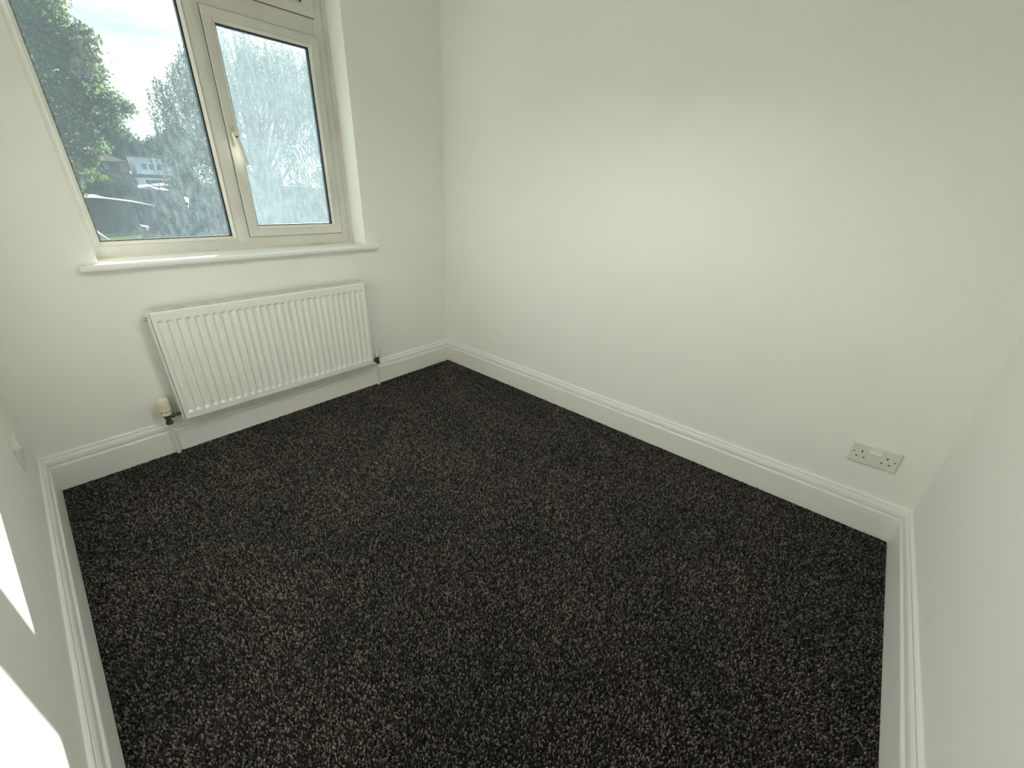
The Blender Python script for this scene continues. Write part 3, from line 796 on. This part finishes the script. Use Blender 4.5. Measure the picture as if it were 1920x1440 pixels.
# weeping tree behind the mullion and the casement
WY = 16.0
t2 = empty('weeping_tree', (5.0, WY, GZ))
tag(t2, 'weeping tree with hanging leafy strands behind the mullion and casement', 'tree')
g = np.random.default_rng(5)
strand_v, tone2, twigs = [], [], MB()
tops = []
def crown_top(u):
    """photo row of the crown's upper outline at column u"""
    return float(np.interp(u, [275, 285, 300, 312, 330, 340, 360, 400, 440, 480, 530, 575, 610, 640], [150, 128, 150, 125, 95, 66, 56, 48, 56, 66, 84, 100, 130, 180]))
NS = 1150
for k in range(NS):
    u = 278 + 367 * g.uniform() ** 0.62 if k > 70 else g.uniform(278, 345)
    if u < 345: u = 278 + round((u - 278) / 11.0) * 11.0 + g.normal() * 1.6
    top = crown_top(u) + abs(g.normal()) * 55 if k % 3 else g.uniform(crown_top(u), 330)
    Y = WY + g.uniform(-1.9, 1.9)
    q = px(u, top, Y)
    L = g.uniform(0.7, 2.6)
    if u < 345: L = g.uniform(0.9, 2.3)
    nl = int(L * 26)
    sway = g.normal(size=2) * 0.10
    s_ = np.linspace(0, 1, nl)
    P = np.stack([q.x + sway[0] * s_ ** 1.5 + 0.02 * g.normal(size=nl), q.y + sway[1] * s_ ** 1.5 + 0.02 * g.normal(size=nl), q.z - L * s_ + 0.12 * np.sin(s_ * 3.14)], 1)
    keep = P[:, 2] > GZ + 0.5
    P = P[keep]; nl = len(P)
    if nl < 3: continue
    a = g.normal(size=(nl, 3)) * 0.55; a[:, 2] -= 0.9; a /= np.linalg.norm(a, axis=1)[:, None]
    b_ = np.cross(a, g.normal(size=(nl, 3))); b_ /= np.linalg.norm(b_, axis=1)[:, None]
    s = g.uniform(0.030, 0.055, nl)[:, None]
    P = P + g.normal(size=(nl, 3)) * (0.016 if u < 350 else 0.03)
    strand_v.append(np.stack([P - a * s, P + b_ * s * 0.42, P + a * s, P - b_ * s * 0.42], 1))
    tone2.append(np.clip(g.beta(1.6, 2.0, nl) + 0.2 * g.normal(), 0, 1))
    if k % 3 == 0:
        twigs.tube([(q.x, q.y, q.z), (q.x + sway[0] * .4, q.y + sway[1] * .4, q.z - L * 0.5), (q.x + sway[0], q.y + sway[1], q.z - L)], 0.006, 4)
SV = np.concatenate(strand_v) - np.array(t2.location)[None, None]
tag(tri_object('foliage', SV, np.array([(0, 1, 2, 3)], np.int32), np.concatenate(tone2), 'leaf_willow', t2), kind='stuff')
tag(twigs.build('twigs', 'bark', t2), kind='stuff')
limbs2 = []
for k in range(16):
    u = 300 + 22 * k; q = px(u, crown_top(u) + 35, WY + random.uniform(-1, 1)); limbs2.append(((4.9 + random.uniform(-.1, .1), WY, random.uniform(0.2, 2.4)), tuple(q), 0.055))
trunk(t2, (5.0, WY, GZ), (4.9, WY, 3.6), 0.24, 0.09, limbs2)
# dense inner crown
inner = []
for u, v, r_ in [(420, 180, .8), (470, 160, .9), (520, 190, .8), (560, 200, .7), (400, 250, .7), (460, 260, .9), (540, 280, .9), (600, 280, .7), (430, 330, .8), (500, 350, .9), (570, 360, .8), (392, 330, .5), (590, 170, .5)]:
    q = px(u, v, WY + random.uniform(-0.6, 1.2)); inner.append((q.x, q.y, q.z, r_, r_, r_ * 0.9))
leaf_cloud('inner_foliage', inner, 9000, 0.055, 'leaf_willow', t2, 0.9, 0.2, -0.1, 0.6, 8)

# bushes, hedges and far trees (each its own thing)
def bush(name, label, cat, spec, size, count, mat, seed, group=None):
    """spec: list of (u, v, Y, radius m, squash)"""
    bl = []
    for u, v, Y, r_, sq in spec:
        q = px(u, v, Y); bl.append((q.x, q.y, q.z, r_, r_, r_ * sq))
    c = np.array(bl)
    root = empty(name, (float(c[:, 0].mean()), float(c[:, 1].mean()), GZ))
    tag(root, label, cat, group)
    leaf_cloud('foliage', bl, count, size, mat, root, 0.8, 0.3, 0.0, 0.1, seed)
    zt = float(c[:, 2].mean())
    MB().tube([(root.location.x, root.location.y, GZ), (root.location.x + 0.05, root.location.y, 0.5 * (GZ + zt)), (root.location.x, root.location.y, zt)], [(0.12, 0.12), (0.09, 0.09), (0.04, 0.04)], 8).build('stem', 'bark', root)
    return root
bush('garden_bush', 'sunlit yellow-green bush above the pale shed roof', 'bush', [(175, 345, 49, 1.3, .8), (195, 350, 49, 1.1, .7), (212, 358, 49, .8, .6), (160, 350, 49, 1.3, .9), (225, 362, 49.2, .45, .5), (150, 335, 49.5, 1.3, 1.0)], 0.16, 6500, 'leaf_sunny', 21)
bush('garden_bush', 'darker green bush below the brick house windows', 'bush', [(215, 345, 60, 1.0, .8), (232, 349, 60, .95, .8), (200, 340, 60, 1.1, .8), (245, 356, 60, .7, .7)], 0.20, 5000, 'leaf_far', 22)
bush('garden_bush', 'dark leafy bush right of the white house carport', 'bush', [(338, 350, 55, 1.0, 1.0), (345, 362, 55, 1.2, 1.0), (352, 338, 55, 1.2, 1.2), (362, 360, 56, 1.5, 1.0), (346, 322, 58, 1.0, 1.2)], 0.18, 6000, 'leaf_far', 23)
for k, (lab, spec, sd_) in enumerate((
        ('low dark hedge at the bottom right of the fixed pane', [(328, 434, 33, .7, .8), (345, 430, 33, .9, .8), (360, 428, 33, 1.1, .8), (375, 428, 33, 1.1, .8), (395, 430, 33, 1.1, .8), (320, 442, 32.6, .5, .5)], 31),
        ('dark overgrown hedge seen low through the casement', [(490, 418, 33, 1.1, .7), (510, 416, 33, 1.2, .7), (540, 414, 33, 1.2, .8), (570, 412, 33, 1.2, .8), (600, 410, 33, 1.2, .8), (630, 410, 33, 1.2, .8)], 32))):
    bush('garden_hedge', lab, 'hedge', spec, 0.15, 7000, 'leaf_dark', sd_, 'low garden hedges')
far = (('distant round treetops above the brick house roof', [(232, 278, 170, 3.4, 1.0), (245, 274, 170, 3.2, 1.0), (220, 285, 170, 3.6, 1.0), (255, 283, 170, 3.0, .8)], 41),
       ('distant treetops above the dark flat roof', [(262, 288, 195, 3.2, .8), (275, 286, 195, 3.2, .8), (288, 280, 195, 3.4, .9), (300, 277, 195, 3.6, .9)], 42),
       ('dark conifer branches left of the weeping tree', [(312, 270, 60, 1.1, .6), (322, 258, 60, 1.0, .7), (305, 263, 60, .6, .35), (332, 248, 60, 1.0, .9), (325, 280, 60, 1.5, .9), (340, 270, 60, 1.5, 1.0)], 43),
       ('distant blue-green trees behind the weeping strands', [(320, 295, 215, 4.0, 1.2), (338, 290, 215, 4.5, 1.3), (358, 285, 215, 4.5, 1.4), (378, 290, 215, 4.5, 1.3), (400, 290, 215, 4.5, 1.3)], 44))
for lab, spec, sd_ in far:
    bush('far_tree', lab, 'tree', spec, 0.16 if sd_ == 43 else 0.5, 4500, 'leaf_far', sd_, 'trees on the skyline')
for i, (xa, ya, ha) in enumerate(((47, 150, 6.5), (61, 165, 7.0), (75, 150, 6.0), (89, 165, 7.0), (103, 150, 6.5), (-16, 150, 6.5), (-2, 165, 6.0))):
    rt = empty('far_tree', (xa, ya, GZ))
    tag(rt, ('first', 'second', 'third', 'fourth', 'fifth')[i] + ' distant tree from the left behind the casement glass' if i < 5 else
        ('distant tree hidden at the far left behind the leafy tree', 'distant tree behind the brick house gable')[i - 5], 'tree', 'trees on the skyline')
    bl = [(xa + random.uniform(-3, 3), ya + random.uniform(-2, 2), GZ + ha * random.uniform(0.35, 0.95), 3.2, 3.2, 2.4) for _ in range(7)]
    leaf_cloud('foliage', bl, 2600, 0.6, 'leaf_far', rt, 0.8, 0.3, 0, 0.1, 60 + i)
    MB().tube([(xa, ya, GZ), (xa, ya, GZ + ha * 0.6)], 0.3, 7).build('stem', 'bark', rt)

# brick house with a pitched roof, and the white flat-roofed house
HY = 130.0
def hx_(u, v): return px(u, v, HY)
bh = empty('brick_house', tuple(Vector((hx_(215, 320).x, HY + 3, GZ))))
tag(bh, 'distant dark brick house with a brown pitched roof', 'house')
e0, e1 = hx_(186, 304), hx_(249, 304)
zev = hx_(230, 304).z; zpk = hx_(198, 284).z
xa, xb = e0.x - 3.0, hx_(252, 310).x - 1.2
MB().box(xa, xb, HY, HY + 8, GZ, zev).build('wall', 'brick_far', bh)
xr0, xr1 = hx_(196, 284).x - 3.5, hx_(196, 284).x
rf = MB().add([(xa - .3, HY - .4, zev), (xb + .3, HY - .4, zev), (xb + .3, HY + 8.4, zev), (xa - .3, HY + 8.4, zev), (xr0, HY + 4, zpk), (xr1, HY + 4, zpk)],
              [(0, 1, 5, 4), (1, 2, 5), (2, 3, 4, 5), (3, 0, 4), (3, 2, 1, 0)]).build('roof', 'roof_tile', bh)
def far_window(u0, v0, u1, v1, parent, cols=2, y=HY):
    a, b_ = px(u0, v0, y), px(u1, v1, y)
    x0, x1, z0, z1 = min(a.x, b_.x), max(a.x, b_.x), min(a.z, b_.z), max(a.z, b_.z)
    f = MB().ring(x0, x1, z0, z1, [(0, y), (0, y - .12), (.14, y - .12), (.14, y)])
    for c in range(1, cols):
        xm = x0 + (x1 - x0) * c / cols
        f.box(xm - .05, xm + .05, y - .11, y, z0, z1)
    fo = f.build('window', 'white_pole', parent)
    MB().box(x0 + .1, x1 - .1, y - .05, y - .01, z0 + .1, z1 - .1).build('pane', 'window_dark', fo)
far_window(193, 305, 205, 318, bh, 2)
far_window(223, 306, 247, 321, bh, 3)
wh = empty('white_house', tuple(Vector((hx_(280, 310).x, HY, GZ))))
tag(wh, 'distant white flat-roofed house block beside the brick house', 'house')
ux0, ux1 = hx_(252, 310).x, hx_(306, 310).x
zt, zb = hx_(280, 295).z, hx_(280, 327).z
MB().box(ux0, ux1, HY - 1.0, HY + 6, zb, zt).build('upper_wall', 'render_white', wh)
MB().box(ux0 - .3, ux1 + .3, HY - 1.3, HY + 6.3, zt, zt + .35).build('flat_roof', 'felt_roof', wh)
ux2 = hx_(319, 310).x
MB().box(ux1 + .06, ux2, HY - 1.6, HY + 4, zb, zt + .55).build('chimney_stack', 'render_white', wh)
MB().box(ux0 - .5, ux2 - 1.0, HY + 0.5, HY + 6, GZ, zb - .0).build('lower_wall', 'felt_roof', wh)
MB().box(ux0 - .6, ux2 + 1.2, HY - 2.2, HY + 0.5, zb - 1.15, zb - .75).build('canopy_beam', 'render_white', wh)
MB().box(ux0 - .6, ux0 + .8, HY - 2.2, HY - .6, GZ, zb - 1.15).build('canopy_pillar', 'render_white', wh)
for k in range(3):
    xm = ux0 + 1.0 + k * 1.35
    f = MB().ring(xm, xm + 1.05, zb + .9, zb + 2.2, [(0, HY - 1.0), (0, HY - 1.08), (.1, HY - 1.08), (.1, HY - 1.0)]).build('window', 'render_white', wh)
    MB().box(xm + .08, xm + .97, HY - 1.05, HY - 1.01, zb + .98, zb + 2.12).build('pane', 'roof_pale', f)
# paler house further right, mostly behind foliage
ph = empty('pale_house', tuple(Vector((hx_(332, 320).x, HY + 6, GZ))))
tag(ph, 'distant pale house half hidden behind the weeping tree', 'house')
qa, qb = px(322, 304, HY + 4), px(360, 304, HY + 4)
MB().box(qa.x, qb.x, HY + 4, HY + 11, GZ, qa.z).build('wall', 'pale_board', ph)
MB().add([(qa.x - .3, HY + 3.6, qa.z), (qb.x + .3, HY + 3.6, qa.z), (qb.x + .3, HY + 11.4, qa.z), (qa.x - .3, HY + 11.4, qa.z), (qa.x + 2, HY + 7.5, qa.z + 1.6), (qb.x - 2, HY + 7.5, qa.z + 1.6)],
         [(0, 1, 5, 4), (1, 2, 5), (2, 3, 4, 5), (3, 0, 4), (3, 2, 1, 0)]).build('roof', 'felt_roof', ph)
for u0 in (326, 338):
    far_window(u0, 309, u0 + 8, 318, ph, 2, HY + 4)

# garden shed with a pale roof edge, plank walls
SY = 41.0
shed = empty('garden_shed', (px(230, 400, SY).x, SY + 2, GZ))
tag(shed, 'long dark timber shed with a pale sagging roof edge', 'shed')
sl = px(150, 369, SY); sr = px(292, 386, SY)
steps = [(150, 366, 372), (178, 365, 372), (203, 371, 374), (250, 377, 380), (291, 386, 387)]
MBw = MB().box(sl.x, sr.x, SY, SY + 4, GZ, sr.z - .05)
MBw.build('shed_core', 'shed_timber', shed)
nplank = 26
pw = (sr.x - sl.x) / nplank
for k in range(nplank):
    u = 150 + (292 - 150) * (k + .5) / nplank
    zt_ = px(u, float(np.interp(u, [150, 203, 250, 291], [372, 374, 380, 387])), SY).z
    MB().box(sl.x + k * pw + .008, sl.x + (k + 1) * pw - .008, SY - .03, SY, GZ, zt_ + .02).build('plank', 'shed_timber', shed)
rv = []
for u, v0, v1 in steps:
    a, b_ = px(u, v0, SY + 3.5), px(u, v1, SY - .25)
    rv += [(b_.x, SY - .25, b_.z), (b_.x, SY - .25, b_.z + .05), (a.x, SY + 4.2, a.z + .02), (a.x, SY + 4.2, a.z - .05)]
rfc = []
for k in range(len(steps) - 1):
    for i in range(4):
        j = (i + 1) % 4
        rfc.append((k * 4 + i, k * 4 + j, k * 4 + 4 + j, k * 4 + 4 + i))
rfc += [(0, 3, 2, 1), (16, 17, 18, 19)]
MB().add(rv, rfc).build('shed_roof', 'roof_pale', shed)

# timber fence panels right of the shed
fy = 43.0
fe = empty('timber_fence', (px(360, 420, fy).x, fy, GZ))
tag(fe, 'dark timber garden fence behind the hedge right of the shed', 'fence')
fx0 = sr.x + .7
for k in range(44):
    x0 = fx0 + k * 0.36
    MB().box(x0, x0 + .34, fy - .02, fy + .02, GZ, GZ + 1.9 + .03 * math.sin(k * 1.7)).build('plank', 'shed_timber', fe)
for k in range(9):
    MB().box(fx0 + k * 1.8 - .05, fx0 + k * 1.8 + .05, fy + .02, fy + .12, GZ, GZ + 2.0).build('post', 'shed_timber', fe)
# carport roof strips catching light between shed and houses
for k, (u0, v0, u1, v1, Y, lab) in enumerate(((258, 353, 288, 349, 75, 'thin pale flat roof edge below the white pillar'), (293, 349, 318, 347, 76, 'thin pale flat roof edge right of the white pillar'), (294, 355, 322, 358, 60, 'low pale shed roof right of the pillar'))):
    a, b_ = px(u0, v0, Y), px(u1, v1, Y)
    rt = empty('outbuilding', ((a.x + b_.x) / 2, Y + 1.5, GZ)); tag(rt, lab, 'outbuilding', 'small outbuildings behind the gardens')
    MB().box(a.x + .15, b_.x - .15, Y + .1, Y + 3, GZ, min(a.z, b_.z) - .05).build('wall', 'shed_timber', rt)
    MB().add([(a.x, Y - .1, a.z - .12), (b_.x, Y - .1, b_.z - .12), (b_.x, Y + 3.2, b_.z + .1), (a.x, Y + 3.2, a.z + .1), (a.x, Y - .1, a.z), (b_.x, Y - .1, b_.z), (b_.x, Y + 3.2, b_.z + .22), (a.x, Y + 3.2, a.z + .22)],
             [(0, 3, 2, 1), (4, 5, 6, 7), (0, 1, 5, 4), (1, 2, 6, 5), (2, 3, 7, 6), (3, 0, 4, 7)]).build('roof', 'roof_pale', rt)
# pale boards lying in the garden, and a white pole
for k, (u0, v0, u1, v1, lab) in enumerate(((265, 425, 284, 430, 'top pale board lying in the garden beside the lawn'), (261, 432, 282, 434, 'middle pale board lying in the garden beside the lawn'), (256, 437, 263, 438, 'smallest pale board lying in the garden beside the lawn'))):
    a, b_ = px(u0, v0, 38), px(u1, v1, 38)
    z0 = max(GZ + .02, min(a.z, b_.z))
    d = Vector((b_.x - a.x, 0.5, b_.z - a.z)); 
    q = []
    for s, w_ in ((0, -.0), (1, -.0)):
        c = Vector((a.x, 38, a.z)) + d * s
        q += [c, c + Vector((.05, .9, .12)), c + Vector((.05, .9, .17)), c + Vector((0, 0, .05))]
    tag(MB().add(q, [(0, 1, 2, 3), (7, 6, 5, 4), (0, 4, 5, 1), (1, 5, 6, 2), (2, 6, 7, 3), (3, 7, 4, 0)]).build('timber_board', 'pale_board', None, origin=tuple(q[0])), lab, 'board', 'boards in the garden')
a, b_ = px(181, 434, 30), px(213, 457, 27)
tag(MB().tube([tuple(a), tuple(b_)], 0.055, 8).build('slanted_pole', 'white_pole', None, origin=tuple(b_)), 'white pole slanting across the lower left corner of the glass', 'pole')
